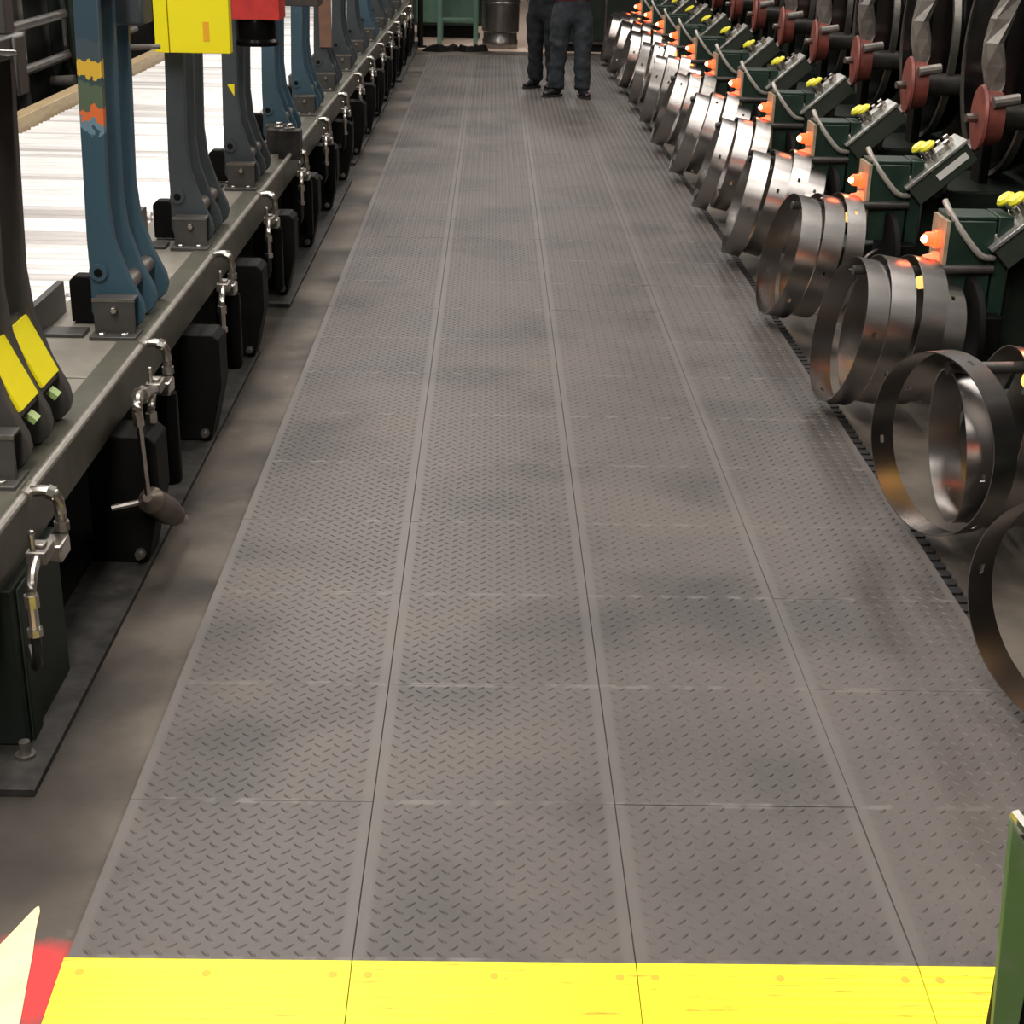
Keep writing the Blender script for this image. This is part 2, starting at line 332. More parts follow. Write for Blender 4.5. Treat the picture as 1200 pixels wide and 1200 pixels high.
for i, (x, y, p) in enumerate(LAMPS):
    X, Y = x/S, y/S
    row = {-0.9: 'over the mat aisle', -2.6: 'over the roller conveyor', 3.7: 'over the coiling machines', 0.9: 'over the pale far floor'}[x]
    nth = [l for l in LAMPS if l[0] == x].index((x, y, p))
    t = thing('ceiling_lamp', (X, Y, CEIL/S), f'long white ceiling lamp {row}, {ORD[nth]} from the front wall', 'lamp', 'ceiling lamps')
    MB().prism([(X-.36,4.65),(X-.38,4.665),(X-.18,4.7),(X+.18,4.7),(X+.38,4.665),(X+.36,4.65)], Y-1.25, Y+1.25).build('housing', 'lamp_white', t)
    l = bpy.data.objects.new('lamp_light', lamp_light(p)); C.objects.link(l); l.parent = t; l.location = (0, 0, -.02)

# ------------------------------------------------------------------ modular rubber mat
T, X0, Y0, ROWS = .4572, -.660, 1.9686, 32
def tile_mesh():
    m = MB(); g = .0003; b = .0010; e = .00002; d = .0002; h = -.0006
    # slab with a small edge chamfer
    q = [(g,e),(T-g,e),(T-g,T-e),(g,T-e)]; qi = [(g+b,e+d),(T-g-b,e+d),(T-g-b,T-e-d),(g+b,T-e-d)]
    vs = [(x,y,FZ+.001) for x,y in q]+[(x,y,h-.002) for x,y in q]+[(x,y,h) for x,y in qi]
    fs = [(0,1,5,4),(1,2,6,5),(2,3,7,6),(3,0,4,7),(4,5,9,8),(5,6,10,9),(6,7,11,10),(7,4,8,11),(8,9,10,11),(0,3,2,1)]
    m.add(vs, fs)
    nx, ny, px, py = 11, 12, .0378, .0374; L, W, H = .0120, .0036, .0019
    def bump(cx, cy, an):
        c, s = math.cos(an), math.sin(an)
        def P(u, v, z): return (cx+c*u-s*v, cy+s*u+c*v, h+z)
        m.add([P(-L,0,0),P(-L*.5,-W,0),P(L*.5,-W,0),P(L,0,0),P(L*.5,W,0),P(-L*.5,W,0),
               P(-L*.45,-W*.35,H),P(L*.45,-W*.35,H),P(L*.45,W*.35,H),P(-L*.45,W*.35,H)],
              [(1,2,7,6),(4,5,9,8),(6,7,8,9),(0,1,6),(0,6,9),(0,9,5),(3,7,2),(3,8,7),(3,4,8)])
    for i in range(nx):
        for j in range(ny):
            x = .030+i*px; y = .0135+j*py
            bump(x, y, math.radians(-45)); bump(x+px/2, y+py/2, math.radians(45))
    return m.mesh('mat_tile', smooth=False)
tm = tile_mesh(); tm.materials.append(M['rubber'])
em = MB()
for i in range(9):      # interlocking loops along the outer edge
    y = .025+i*.0508
    em.add([(x,yy,z) for x,yy in ((0,y-.018),(.024,y-.018),(.034,y-.010),(.034,y+.010),(.024,y+.018),(0,y+.018)) for z in (FZ+.001,-.005)], [])
    k = len(em.v)-12
    em.f += [[k+1,k+3,k+5,k+7,k+9,k+11],[k+10,k+8,k+6,k+4,k+2,k]]+[[k+2*a,k+2*((a+1)%6),k+2*((a+1)%6)+1,k+2*a+1] for a in range(6)]
em.box(-.002,.004,.002,T-.002,FZ+.001,-.010)
em = em.mesh('edge_loops', smooth=False); em.materials.append(M['teeth'])
mat_root = thing('floor_mat', (X0, Y0, FZ), 'long brown-black diamond plate rubber mat of square tiles down the aisle', 'floor mat')
for c in range(4):
    for r in range(ROWS):
        o = bpy.data.objects.new('mat_tile', tm); C.objects.link(o); o.parent = mat_root
        dy = 0
        o.location = Vector((c*T, r*T+dy, -FZ+random.uniform(-.0006,.0004)))*S
        o.rotation_euler = (random.uniform(-.0015,.0015), random.uniform(-.0015,.0015), 0)
        if c == 3:
            e = bpy.data.objects.new('edge_loops', em); C.objects.link(e); e.parent = o; e.location = Vector((T, 0, 0))*S

ramp = thing('ramp_edging', (X0, Y0-.17, FZ), 'bright yellow sloping ramp edging along the near end of the rubber mat', 'ramp')
for c in range(4):
    m = MB(); x0, x1 = X0+c*T+.0009, X0+(c+1)*T-.0009; ye = Y0-.001
    if c == 0: x0 -= .004
    prof = [(ye, FZ+.001), (ye, -.0005), (ye-.004, 0)]
    y = ye-.022; 
    for k in range(8):
        z = -.0005-(ye-y)*.105
        prof += [(y, z), (y-.0014, z-.0012), (y-.0030, z-.0012), (y-.0044, z-.0006)]; y -= .0165
    prof += [(ye-.166, -.0185), (ye-.17, FZ+.001)]
    m.prism_x(prof, x0, x1); p = m.build('ramp_piece', 'yellow_ramp', ramp, smooth=False)
    for dx in (.028, T/2, T-.028):
        q = Vector((X0+c*T+dx, ye-.030, -.0042)); MB().lathe(q, q+Vector((0,-.00011,.0011)), [(0,.0075),(1,.0065)], 12).build('screw_cap', 'screw_orange', p)

# ------------------------------------------------------------------ left: roller conveyor
conv = thing('roller_conveyor', (-1.6, 2.5, FZ), 'long roller conveyor with bright white rollers and an olive steel side beam', 'conveyor')
YB0, YB1 = 2.52, 18.2
m = MB()    # C channel side beam
m.prism([(-.925,.45),(-1.0,.45),(-1.0,.438),(-.937,.438),(-.937,.347),(-.995,.347),(-.995,.335),(-.925,.335)], YB0, YB1)
m.build('side_beam', 'olive_steel', conv)
MB().prism([(-.926,.4505),(-.934,.4505),(-.934,.458),(-.926,.458)], YB0, YB1).build('beam_edge', 'dull_steel', conv)
m = MB(); m.box(-1.25,-1.20, YB0, YB1, .30, .43); m.build('inner_beam', 'black', conv)
y = YB0; k = 0
while y < YB1-.1:
    MB().box(-1.245,-.945, y+.004, min(y+1.105,YB1)-.004, .434, .447+.001*(k % 2)).build('deck_plate', 'deck_steel', conv, bevel=.002); y += 1.105; k += 1
MB().prism([(-2.32,.44),(-2.32,.52),(-2.40,.52),(-2.40,.44)], 3.2, YB1).build('side_rail', 'wood', conv, bevel=.004)
MB().box(-2.38,-2.32, 3.2, YB1, .30, .43).build('outer_beam', 'black', conv)
MB().box(-2.31,-1.26, 3.2, YB1, .33, .345).build('drip_tray', 'arm_dark', conv)
rm = MB().lathe((-2.315,0,.43),(-1.255,0,.43),[(0,.012),(.012,.012),(.012,.026),(.988,.026),(.988,.012),(1,.012)],14).mesh('roller', (-1.6,0,FZ)); rm.materials.append(M['roller'])
NR = 205
for i in range(NR):
    o = bpy.data.objects.new('roller', rm); C.objects.link(o); o.parent = conv; o.location = Vector((0, 3.45+i*.0715-2.5, random.uniform(-.003,.003)))*S
# base plates on the floor with bolts
for y0, y1, xe in ((2.46,5.45,-.85),(6.13,9.09,-.824),(9.66,13.8,-.853),(14.2,18.1,-.82)):
    MB().prism([(xe,FZ+.001),(xe,-.008),(xe-.003,-.006),(-1.35,-.006),(-1.35,FZ+.001)], y0, y1).build('base_plate', 'base_steel', conv)
# dark green end column
m = MB(); m.box(-1.16,-.905,2.62,2.94,-.006,.335); m.box(-.905,-.897,2.64,2.70,-.006,.33); m.build('end_column', 'dark_green', conv, bevel=.004)
MB().box(-1.2,-.925,YB0-.012,YB0+.02,.30,.45).build('end_plate', 'olive_steel', conv, bevel=.003)
m = MB(); m.lathe((-.90,2.58,-.006),(-.90,2.58,.028),[(0,.02),(.2,.02),(.2,.012),(1,.011)],12); m.build('anchor_bolt', 'dull_steel', conv)
# tapered black support legs every .92
lp = [(-.99,.334),(-.835,.334),(-.815,.315),(-.815,.17),(-.855,-.005),(-.99,-.005)]
LEGY = [3.54+.923*i for i in range(15)]
for y in LEGY:
    m = MB(); m.prism(lp, y-.03, y+.10)
    lg = m.build('support_leg', 'black', conv, bevel=.004)
    m = MB(); m.lathe((-.872,y-.03,.022),(-.872,y-.06,.022),[(0,.014),(.4,.014),(.4,.009),(1,.008)],8); m.build('bolt', 'dull_steel', lg)
m = MB(); m.box(-1.32,-1.0,2.95,18,-.005,.03); m.build('bottom_sill', 'black', conv)
MB().box(-1.19,-1.15,2.95,18,.03,.33).build('back_panel', 'black', conv)

# ------------------------------------------------------------------ air pipe and valves on the beam
MB().tube([(-.912,2.50,.468)]+[(-.912,2.5+i*1.0,.468) for i in range(1,15)]+[(-.912,17.4,.468)], .0095, 10).build('air_pipe', 'pipe_grey', loc=(-.912,2.5,.46))
o = bpy.data.objects['air_pipe']; tag(o, 'thin grey air pipe running the whole length of the conveyor side beam', 'pipe')
def valve(y, nth, cyl=True):
    t = thing('air_valve', (-.87, y, .36), f'small steel air valve with elbow pipes on the conveyor beam, {nth} from camera', 'valve', 'air valves along the conveyor beam')
    m = MB(); m.tube(arc([(-.912,y,.468),(-.885,y,.472),(-.862,y,.468),(-.852,y,.45),(-.850,y,.415)],5), .0115, 10)
    m.lathe((-.912,y-.03,.468),(-.912,y+.03,.468),[(0,.0145),(1,.0145)],10); m.lathe((-.872,y,.471),(-.858,y,.465),[(0,.016),(1,.016)],8)
    m.build('elbow_pipe', 'steel', t)
    m = MB(); m.lathe((-.85,y,.425),(-.85,y,.365),[(0,.012),(.3,.012),(.3,.016),(.6,.016),(.6,.012),(1,.012)],8); m.build('union_nut', 'dull_steel', t)
    m = MB(); m.box(-.875,-.835,y-.17,y-.105,.385,.412); m.box(-.868,-.842,y-.15,y-.125,.412,.42); b = m.build('valve_body', 'dull_steel', t, bevel=.003)
    m = MB(); m.cyl((-.862,y-.16,.41),(-.862,y-.16,.445),.006,n=8); m.ball((-.862,y-.16,.447),.008,8); m.build('knob', 'steel', b)
    m = MB(); m.box(-.87,-.83,y-.085,y-.02,.352,.388); m.build('cylinder_cap', 'steel', t, bevel=.004)
    if cyl: MB().lathe((-.85,y-.052,.352),(-.85,y-.052,.10),[(0,.030),(.05,.032),(.95,.032),(1,.028)],14).build('cylinder', 'gloss_black', t)
    m = MB(); m.tube(arc([(-.855,y-.14,.40),(-.85,y-.20,.395),(-.846,y-.235,.38),(-.846,y-.245,.35),(-.846,y-.245,.28)],5), .010, 10)
    m.lathe((-.846,y-.245,.36),(-.846,y-.245,.335),[(0,.0145),(1,.0145)],8); m.lathe((-.846,y-.245,.29),(-.846,y-.245,.275),[(0,.015),(1,.015)],8)
    m.build('drop_pipe', 'steel', t)
    m = MB(); m.tube(arc([(-.846,y-.245,.275),(-.85,y-.235,.22),(-.87,y-.19,.18),(-.89,y-.15,.2)],5), .010, 8); m.build('hose', 'hose', t)
    return t
VY = [2.80+1.065*i for i in range(14)]
for i, y in enumerate(VY):
    t = valve(y, ORD[i], i > 0)
    if i == 1:      # this one carries a long rod and a brown nozzle body
        MB().cyl((-.835,y-.43,.43),(-.83,y-.41,.195),.0075,n=10).build('rod', 'steel', t)
        m = MB(); m.tube(arc([(-.85,y-.18,.40),(-.845,y-.30,.43),(-.838,y-.40,.45),(-.835,y-.432,.435),(-.834,y-.43,.39)],5),.013,10); m.lathe((-.845,y-.33,.437),(-.841,y-.37,.444),[(0,.022),(1,.022)],8); m.build('elbow_pipe', 'steel', t)
        m = MB(); m.lathe((-.83,y-.42,.20),(-.80,y-.24,.075),[(0,.012),(.04,.02),(.12,.034),(.7,.036),(.74,.03),(.9,.03),(1,.022)],16); m.build('nozzle_body', 'brown_steel', t)
        m = MB(); m.lathe((-.805,y-.27,.09),(-.79,y-.20,.05),[(0,.014),(1,.014)],10); m.build('nozzle_tip', 'steel', t)
        m = MB(); m.tube(arc([(-.83,y-.38,.18),(-.87,y-.40,.175),(-.92,y-.42,.17)],4),.008,8); m.build('branch_pipe', 'dull_steel', t)

# ------------------------------------------------------------------ guide post sets on the deck
def guide_set(i, yb, colour):
    names = {0:'charcoal guide post set with yellow cover plates at the toes, nearest the camera',
             1:'blue guide post set with chipped yellow, green and orange paint, red block on top',
             2:'slate grey guide post set under the yellow head cover',
             3:'slate grey guide post set with small yellow triangle sticker, under the red head block',
             4:'bright blue guide post set just behind the red head block'}
    t = thing('guide_post_set', (-1.03, yb, .447), names.get(i, f'{colour} guide post set bolted to the conveyor deck, {ORD[i]} from the camera'), 'guide posts', 'guide post sets on the conveyor deck')
    zt = 1.36 if i else 1.255
    for k, dy in enumerate((.075, .235, .40)):
        y = yb+dy; xl, xr = -1.092, -1.028
        prof = [(xl, .50), (xl+.004, .58), (xl+.003,.70), (xl+.022, zt), (xr+.022, zt), (xr+.004, .80), (xr+.012, .70), (-.985, .60), (-.953, .53), (-.948, .50), (-.956, .473), (-.975, .455), (-1.03, .452), (-1.075, .46)]
        mt = colour if not (i == 1 and k == 0) else 'chipped'
        p = MB().prism(prof, y-.016, y+.016).build('post', mt, t, bevel=.003)
        m = MB()
        m.lathe((-1.063,y-.017,.612),(-1.063,y-.024,.612),[(0,.026),(.4,.026),(.4,.0245),(1,.0235)],18); m.build('pivot_boss', mt, p)
        m = MB(); m.lathe((-1.063,y-.0245,.612),(-1.063,y-.0255,.612),[(0,.012),(1,.012)],12); m.build('pivot_hole', 'black', p)
        if k < 2:    # spacer between neighbouring toes
            MB().cyl((-1.005,y+.016,.565),(-1.005,y+.144,.565),.024,n=14).build('spacer', 'dull_steel' if i else 'charcoal', t)
    # angle bracket with bolts
    m = MB(); m.box(-1.070,-.960,yb-.006,yb+.006,.449,.552); m.box(-1.078,-.952,yb-.045,yb+.055,.447,.459); m.box(-1.070,-.960,yb-.006,yb+.055,.546,.553)
    b = m.build('bracket', 'charcoal' if i % 2 else 'dull_steel', t, bevel=.002)
    b.data.materials[0] = M['charcoal']
    m = MB(); m.box(-1.072,-.958,yb-.0075,yb+.0,.546,.5545); m.build('bracket_lip', 'dull_steel', b)
    m = MB(); m.hexbolt((-1.012,yb-.006,.525),(0,-1,0),.010,.016); m.build('bolt', 'steel', b)
    for x in (-1.045,-.985): MB().hexbolt((x,yb-.028,.459),(0,0,1),.011,.008).build('bolt', 'steel', b)
    # black stop arm behind the front post
    m = MB(); m.prism([(-1.165,.455),(-1.165,.57),(-1.15,.585),(-1.11,.585),(-1.095,.57),(-1.095,.455)], yb+.12, yb+.17); m.build('stop_arm', 'black', t, bevel=.004)
    m = MB(); m.box(-1.235,-1.215,yb-.05,yb+.25,.448,.54); m.box(-1.215,-1.10,yb-.02,yb+.06,.448,.458); m.build('stop_angle', 'charcoal', t, bevel=.002)
    if i == 0:
        for k in range(2):
            y0, y1 = yb+.075+.165*k+.018, yb+.075+.165*(k+1)-.020
            # plate lying on the toe slope
            a = Vector((-1.034,0,.70)); c = Vector((-.974,0,.57)); d = (c-a); n = Vector((d.z*-1,0,d.x)).normalized()
            if n.x < 0: n = -n
            mid = (a+c)/2; mid.y = (y0+y1)/2
            MB().obox(mid+n*.004, d, (0,1,0), n, d.length/2, (y1-y0)/2, .004).build('cover_plate', 'yellow', t, bevel=.001)
            MB().obox(mid-n*.012, d, (0,1,0), n, d.length/2+.012, (y1-y0)/2+.002, .010).build('plate_backing', 'charcoal', t)
            MB().obox((-.965,(y0+y1)/2,.54),(1,0,-.8),(0,1,0),(.8,0,1),.012,.016,.006).build('toe_pad', 'lime', t)
        m = MB(); m.box(-1.10,-.985,yb+.03,yb+.44,1.255,1.30); m.box(-.985,-.975,yb+.33,yb+.40,1.18,1.30); m.build('head_clamp', 'charcoal', t, bevel=.006)
        [MB().box(-1.09,-1.0,yb+q,yb+q+.06,1.30,1.5).build('head_post', 'charcoal', t, bevel=.004) for q in (.06,.36)]
        m = MB(); m.tube([(-1.1,yb+.03,1.302),(-.99,yb+.03,1.302),(-.975,yb+.06,1.295),(-.97,yb+.3,1.27)],.006,8); m.build('clip', 'steel', t)
    elif i == 1:
        MB().box(-1.075,-.985,yb+.10,yb+.25,1.325,1.46).build('head_block', 'red', t, bevel=.004)
        m = MB(); m.box(-1.075,-.955,yb+.33,yb+.46,1.235,1.315); m.build('collar', 'slate', t, bevel=.008)
        MB().box(-1.07,-.96,yb+.335,yb+.455,1.315,1.40).build('collar_cap', 'dull_steel', t, bevel=.003)
        MB().cyl((-1.02,yb+.40,1.17),(-.945,yb+.47,1.168),.008,n=10).build('tie_rod', 'arm_grey', t)
    elif i == 2:
        h = MB().box(-1.040,-.845,yb-.03,yb+.02,1.092,1.50).build('head_cover', 'yellow', t, bevel=.002)
        MB().prism_z([(-1.088,yb-.020),(-1.042,yb-.035),(-1.042,yb+.02),(-1.088,yb+.03)],1.092,1.50).build('cover_flange', 'yellow', h, bevel=.001)
        MB().box(-.93,-.91,yb-.0312,yb-.0300,1.13,1.19).build('paint_scrape', mat('orange_scrape', (.85,.42,.02), .5), h)
    elif i == 3:
        h = MB().box(-1.02,-.83,yb-.03,yb+.14,1.112,1.46).build('head_block', 'red', t, bevel=.004)
        MB().lathe((-.935,yb+.05,1.112),(-.935,yb+.05,1.012),[(0,.072),(.1,.076),(.75,.076),(.85,.084),(1,.084)],20).build('cylinder', 'gloss_black', h)
        MB().prism([(-1.063,.855),(-1.035,.86),(-1.037,.81)], yb+.0575, yb+.0588).build('sticker', 'yellow', t)
    elif i == 4:
        MB().box(-.98,-.80,yb-.02,yb+.16,1.09,1.46).build('head_block', 'arm_dark', t, bevel=.004)
        # two bolted clamp blocks beside this set
        for x0, y0, hh in ((-.985,yb-.16,.56),(-.915,yb-.30,.575)):
            m = MB(); m.box(x0-.05,x0+.05,y0-.05,y0+.05,.448,hh); bb = m.build('clamp_block', 'base_steel', t, bevel=.004)
            m = MB(); m.hexbolt((x0,y0,hh),(0,0,1),.022,.012); m.hexbolt((x0,y0,hh+.012),(0,0,1),.014,.016); m.build('bolt', 'steel', bb)
    else:
        MB().box(-1.06,-.93,yb+.03,yb+.44,1.30,1.46).build('head_block', 'slate', t, bevel=.004)
    if i == 6: MB().box(-1.05,-.975,yb+.035,yb+.052,.70,1.25).build('strap', 'copper', t, bevel=.002)
    return t
GCOL = ['charcoal','blue','slate','slate','blue','blue','slate','slate','slate','blue','slate','slate','slate']
for i, c in enumerate(GCOL): guide_set(i, 2.895+1.107*i, c)

# ------------------------------------------------------------------ dark machine frame beyond the conveyor
fr = thing('machine_frame', (-2.9, 9.5, FZ), 'dark grey-green steel machine frame with tubes behind the conveyor rail', 'machine')
for yy in (7.2, 8.9, 9.75, 11.4, 13.0, 15.0):
    MB().box(-2.72,-2.64,yy-.04,yy+.04,FZ,1.5).build('upright', 'dark_green' if yy > 9 else 'arm_dark', fr, bevel=.008)
for z in (.62, .86, 1.2):
    m = MB(); m.tube([(-2.60,7.0,z),(-2.60,11.5,z)], .028, 10); m.build('cross_tube', 'arm_dark', fr)
m = MB(); m.tube(arc([(-2.56,9.65,1.3),(-2.56,9.65,.62),(-2.56,9.72,.56),(-2.56,9.85,.55),(-2.56,11.0,.55)],5), .030, 10); m.build('bent_tube', 'dark_green', fr)
m = MB(); m.lathe((-2.62,9.3,.50),(-2.48,9.3,.50),[(0,.03),(.5,.035),(1,.04)],12); m.build('roller_end', 'arm_dark', fr)
m = MB(); m.lathe((-2.62,10.2,.87),(-2.48,10.2,.87),[(0,.06),(.6,.065),(1,.04)],14); m.build('cap', 'arm_grey', fr)
MB().box(-3.3,-2.75,5.5,18,FZ,1.6).build('housing', 'black', fr)

# ------------------------------------------------------------------ right: coiling machines
YK = lambda k: 4.88+1.1*k
def machine():
    y = YK(0)
    t = thing('coiling_machine', (1.85, y, FZ), 'x', 'machine', 'coiling machines along the aisle')
    # pedestal and base
    m = MB(); m.prism([(1.66,FZ),(1.66,.20),(1.75,.30),(1.75,.52),(2.35,.52),(2.35,FZ)], y+.10, y+.62); m.build('pedestal', 'dark_green', t, bevel=.01)
    m = MB(); m.prism([(1.42,.08),(1.40,.16),(1.48,.245),(1.62,.27),(1.72,.20),(1.72,.02),(1.50,.02)], y+.28, y+.50); m.build('guard_plate', 'dark_green', t, bevel=.008)
    m = MB(); m.box(1.60,1.69,y+.16,y+.24,.16,.36); m.build('bracket', 'black', t, bevel=.004)
    m = MB(); m.cyl((1.66,y+.0,.478),(1.19,y-.045,.478),.016,n=12); m.build('mandrel', 'arm_dark', t)
    m = MB(); m.add([], [])
    pts = arc([(1.50,y+.02,.12),(1.50,y+.02,.20),(1.53,y+.03,.265),(1.60,y+.05,.30)],5)
    for a, b in zip(pts[:-1], pts[1:]): m.obox((a+b)/2, b-a, (0,1,0), (b-a).cross(Vector((0,1,0))), (b-a).length/2+.002, .012, .003)
    m.build('deflector_strip', 'dull_steel', t)
    # signal box
    sb = MB().box(1.502,1.655,y,y+.16,.335,.635).build('signal_box', 'green', t, bevel=.004)
    MB().box(1.663,1.712,y+.005,y+.15,.30,.65).build('side_panel', 'green', sb, bevel=.003)
    MB().box(1.488,1.501,y-.012,y+.15,.36,.635).build('lamp_plate', 'lamp_plate', sb)
    MB().box(1.50,1.66,y+.01,y+.15,.636,.648).build('lid', 'green', sb, bevel=.003)
    yl = y+.05
    m = MB(); m.lathe((1.488,yl,.565),(1.430,yl,.565),[(0,.03),(.35,.03),(.35,.024),(.8,.022),(.95,.014),(1,.004)],14); rl = m.build('red_lamp', 'lamp_red', sb)
    MB().ball((1.436,yl-.010,.566),.014,10).build('bulb', 'lamp_hot', sb)
    m = MB(); m.lathe((1.488,yl,.497),(1.440,yl,.497),[(0,.026),(.4,.026),(.4,.02),(1,.014)],12); m.build('red_lens', 'lamp_dim', sb)
    m = MB(); m.lathe((1.488,yl,.425),(1.425,yl,.415),[(0,.028),(.4,.028),(.4,.023),(.85,.022),(1,.008)],12); m.build('amber_lamp', 'lamp_amber', sb)
    m = MB(); m.lathe((1.488,yl+.05,.45),(1.46,yl+.05,.45),[(0,.02),(1,.016)],10); m.build('amber_lamp', 'lamp_amber', sb)
    L = bpy.data.lights.new('red_lamp_light', 'POINT'); L.energy = 0.28; L.color = (1.0, 0.13, 0.04); L.shadow_soft_size = .03
    lo = bpy.data.objects.new('red_lamp_light', L); C.objects.link(lo); lo.parent = sb; lo.location = (Vector((1.395,yl-.02,.575))-rootloc(sb))*S
    # tilted control box
    u = Vector((.217,0,.192)).normalized(); nrm = Vector((-u.z,0,u.x)); p0 = Vector((1.639,y-.03,.546))
    cc = p0+u*.145+Vector((0,.085,0))-nrm*.05
    cb = MB().obox(cc, u, (0,1,0), nrm, .138, .080, .042).build('control_box', 'box_green', t, bevel=.004)
    MB().obox(cc+nrm*.049, u, (0,1,0), nrm, .146, .088, .007).build('cover', 'box_grey', cb, bevel=.003)
    for a, b_ in ((.02,-.03),(.0,.04)):
        q = cc+nrm*.056+u*a+Vector((0,b_,0))
        MB().lathe(q, q+nrm*.055, [(0,.016),(.4,.016),(.4,.013),(1,.013)],12).build('button_stem', 'steel', cb)
        MB().lathe(q+nrm*.055, q+nrm*.073, [(0,.031),(.4,.033),(1,.024)],16).build('push_button', 'button_yellow', cb)
    for a, b_, r in ((-.105,-.03,.020),(-.10,.035,.018),(-.055,.0,.018),(.085,-.02,.020),(.105,.04,.016),(.07,.045,.014)):
        q = cc+nrm*.056+u*a+Vector((0,b_,0))
        m = MB(); m.lathe(q, q+nrm*.03, [(0,r),(.45,r),(.45,r*.75),(1,r*.7)],10); m.build('knob', 'steel', cb)
    q = cc+nrm*.066+u*.055+Vector((0,.0,0)); MB().obox(q, u, (0,1,0), nrm, .028, .03, .01).build('switch_plate', 'box_grey', cb, bevel=.002)
    MB().tube(arc([(1.80,y+.1,.50),(1.79,y+.08,.58),(1.80,y+.06,.64)],4), .022, 10).build('support_arm', 'arm_dark', cb)
    # cable looping from the signal box to the control box
    MB().tube(arc([(1.493,y+.06,.69),(1.51,y+.02,.65),(1.555,y-.012,.585),(1.61,y-.02,.527),(1.66,y+.0,.515)],6), .0105, 8).build('cable', 'cable', t)
    # red hub with shaft and lug
    yh = y+.05
    hb = MB().lathe((1.905,yh,.815),(1.99,yh-.006,.815),[(0,.10),(.02,.122),(.16,.128),(.26,.108),(1,.10)],28).build('hub', 'hub_red', t)
    MB().lathe((1.905,yh,.815),(1.858,yh-.01,.815),[(0,.018),(1,.016)],10).build('shaft', 'dull_steel', hb)
    MB().cyl((1.93,yh-.10,.885),(2.03,yh-.09,.90),.022,n=10).build('lug', 'arm_grey', hb)
    MB().cyl((1.98,yh+.03,.815),(2.25,yh+.08,.815),.05,n=14).build('axle', 'arm_dark', hb)
    # dusty folded steel arm
    m = MB()
    ring = [((1.83,.50),.026,.03,.2),((1.84,.58),.030,.03,.5),((1.87,.645),.034,.03,.9),((1.94,.70),.034,.035,1.1),((1.985,.77),.03,.035,.7),((1.99,.86),.026,.04,.2),((1.995,.94),.045,.03,.5),((1.98,1.01),.05,.04,.2),((1.965,1.09),.04,.05,-.2),((1.99,1.18),.05,.035,.2),((2.02,1.27),.04,.03,.6),((2.03,1.47),.04,.035,.3)]
    vs = []; fs = []
    for (x, z), a, b_, an in ring:
        for k in range(5):
            th = an+2*math.pi*k/5; vs.append((x+a*math.cos(th), y+.16+b_*math.sin(th), z))
    for r in range(len(ring)-1):
        for k in range(5): fs.append((r*5+k, r*5+(k+1)%5, (r+1)*5+(k+1)%5, (r+1)*5+k))
    fs += [[4,3,2,1,0],[len(vs)-5+k for k in range(5)]]
    m.add(vs, fs); m.build('arm', 'arm_grey', t, smooth=False)
    m = MB(); m.box(1.80,1.84,y+.10,y+.16,.44,.62); m.cyl((1.82,y+.08,.70),(1.86,y+.12,.62),.03,n=10); m.build('lever', 'arm_grey', t, bevel=.006)
    MB().lathe((1.575,y-.03,.275),(1.60,y-.03,.275),[(0,.17),(.2,.18),(1,.18)],24).build('end_disc', 'black', t)
    MB().box(1.60,1.70,y-.06,y+.12,.20,.33).build('spindle_block', 'black', t, bevel=.006)
    # big black wheel with a polished rim
    yw = y+.52; cw = Vector((2.16,yw,.98))
    wh = MB().lathe(cw+Vector((.06,0,0)), cw-Vector((.06,0,0)), [(0,.30),(.02,.42),(.3,.44),(.7,.44),(.98,.42),(.98,.30)],40).build('wheel', 'gloss_black', t)
    m = MB(); n = 48; vs = []; fs = []
    for k in range(n):
        th = 2*math.pi*k/n
        for rr, xx in ((.44,-.062),(.462,-.062),(.462,-.03),(.44,-.03)): vs.append((cw.x+xx, cw.y+rr*math.cos(th), cw.z+rr*math.sin(th)))
    for k in range(n):
        for j in range(4): fs.append((k*4+j, k*4+(j+1)%4, ((k+1)%n)*4+(j+1)%4, ((k+1)%n)*4+j))
    m.add(vs, fs); m.build('rim', 'dull_steel', wh)
    m = MB(); m.box(2.30,2.75,y+.15,y+.75,.0,1.5); m.build('housing', 'mid_green', t, bevel=.02)
    MB().box(2.02,2.06,y+.28,y+.40,.50,1.5).build('column', 'black', t, bevel=.006)
    return t
proto = machine()
KS = list(range(-2, 11))
def mlabel(k):
    return f'green coiling machine with lit red lamp and tilted control box, {ORD[k+2]} from the camera'
MACH = {0: proto}
for k in KS:
    if k: MACH[k] = copy_tree(proto, None, (0, 1.1*k, 0))
    MACH[k]['label'] = mlabel(k)
    if k == 1:
        cb = [c for c in MACH[k].children if c.name.startswith('control_box')][0]
        y = YK(k); u = Vector((.217,0,.192)).normalized(); nrm = Vector((-u.z,0,u.x)); cc = Vector((1.639,y-.03,.546))+u*.145+Vector((0,.085,0))-nrm*.05
        MB().obox(cc+Vector((0,-.0815,0))+u*.045+nrm*.004, u, (0,1,0), nrm, .07, .001, .014).build('label_plate', 'label_white', cb)

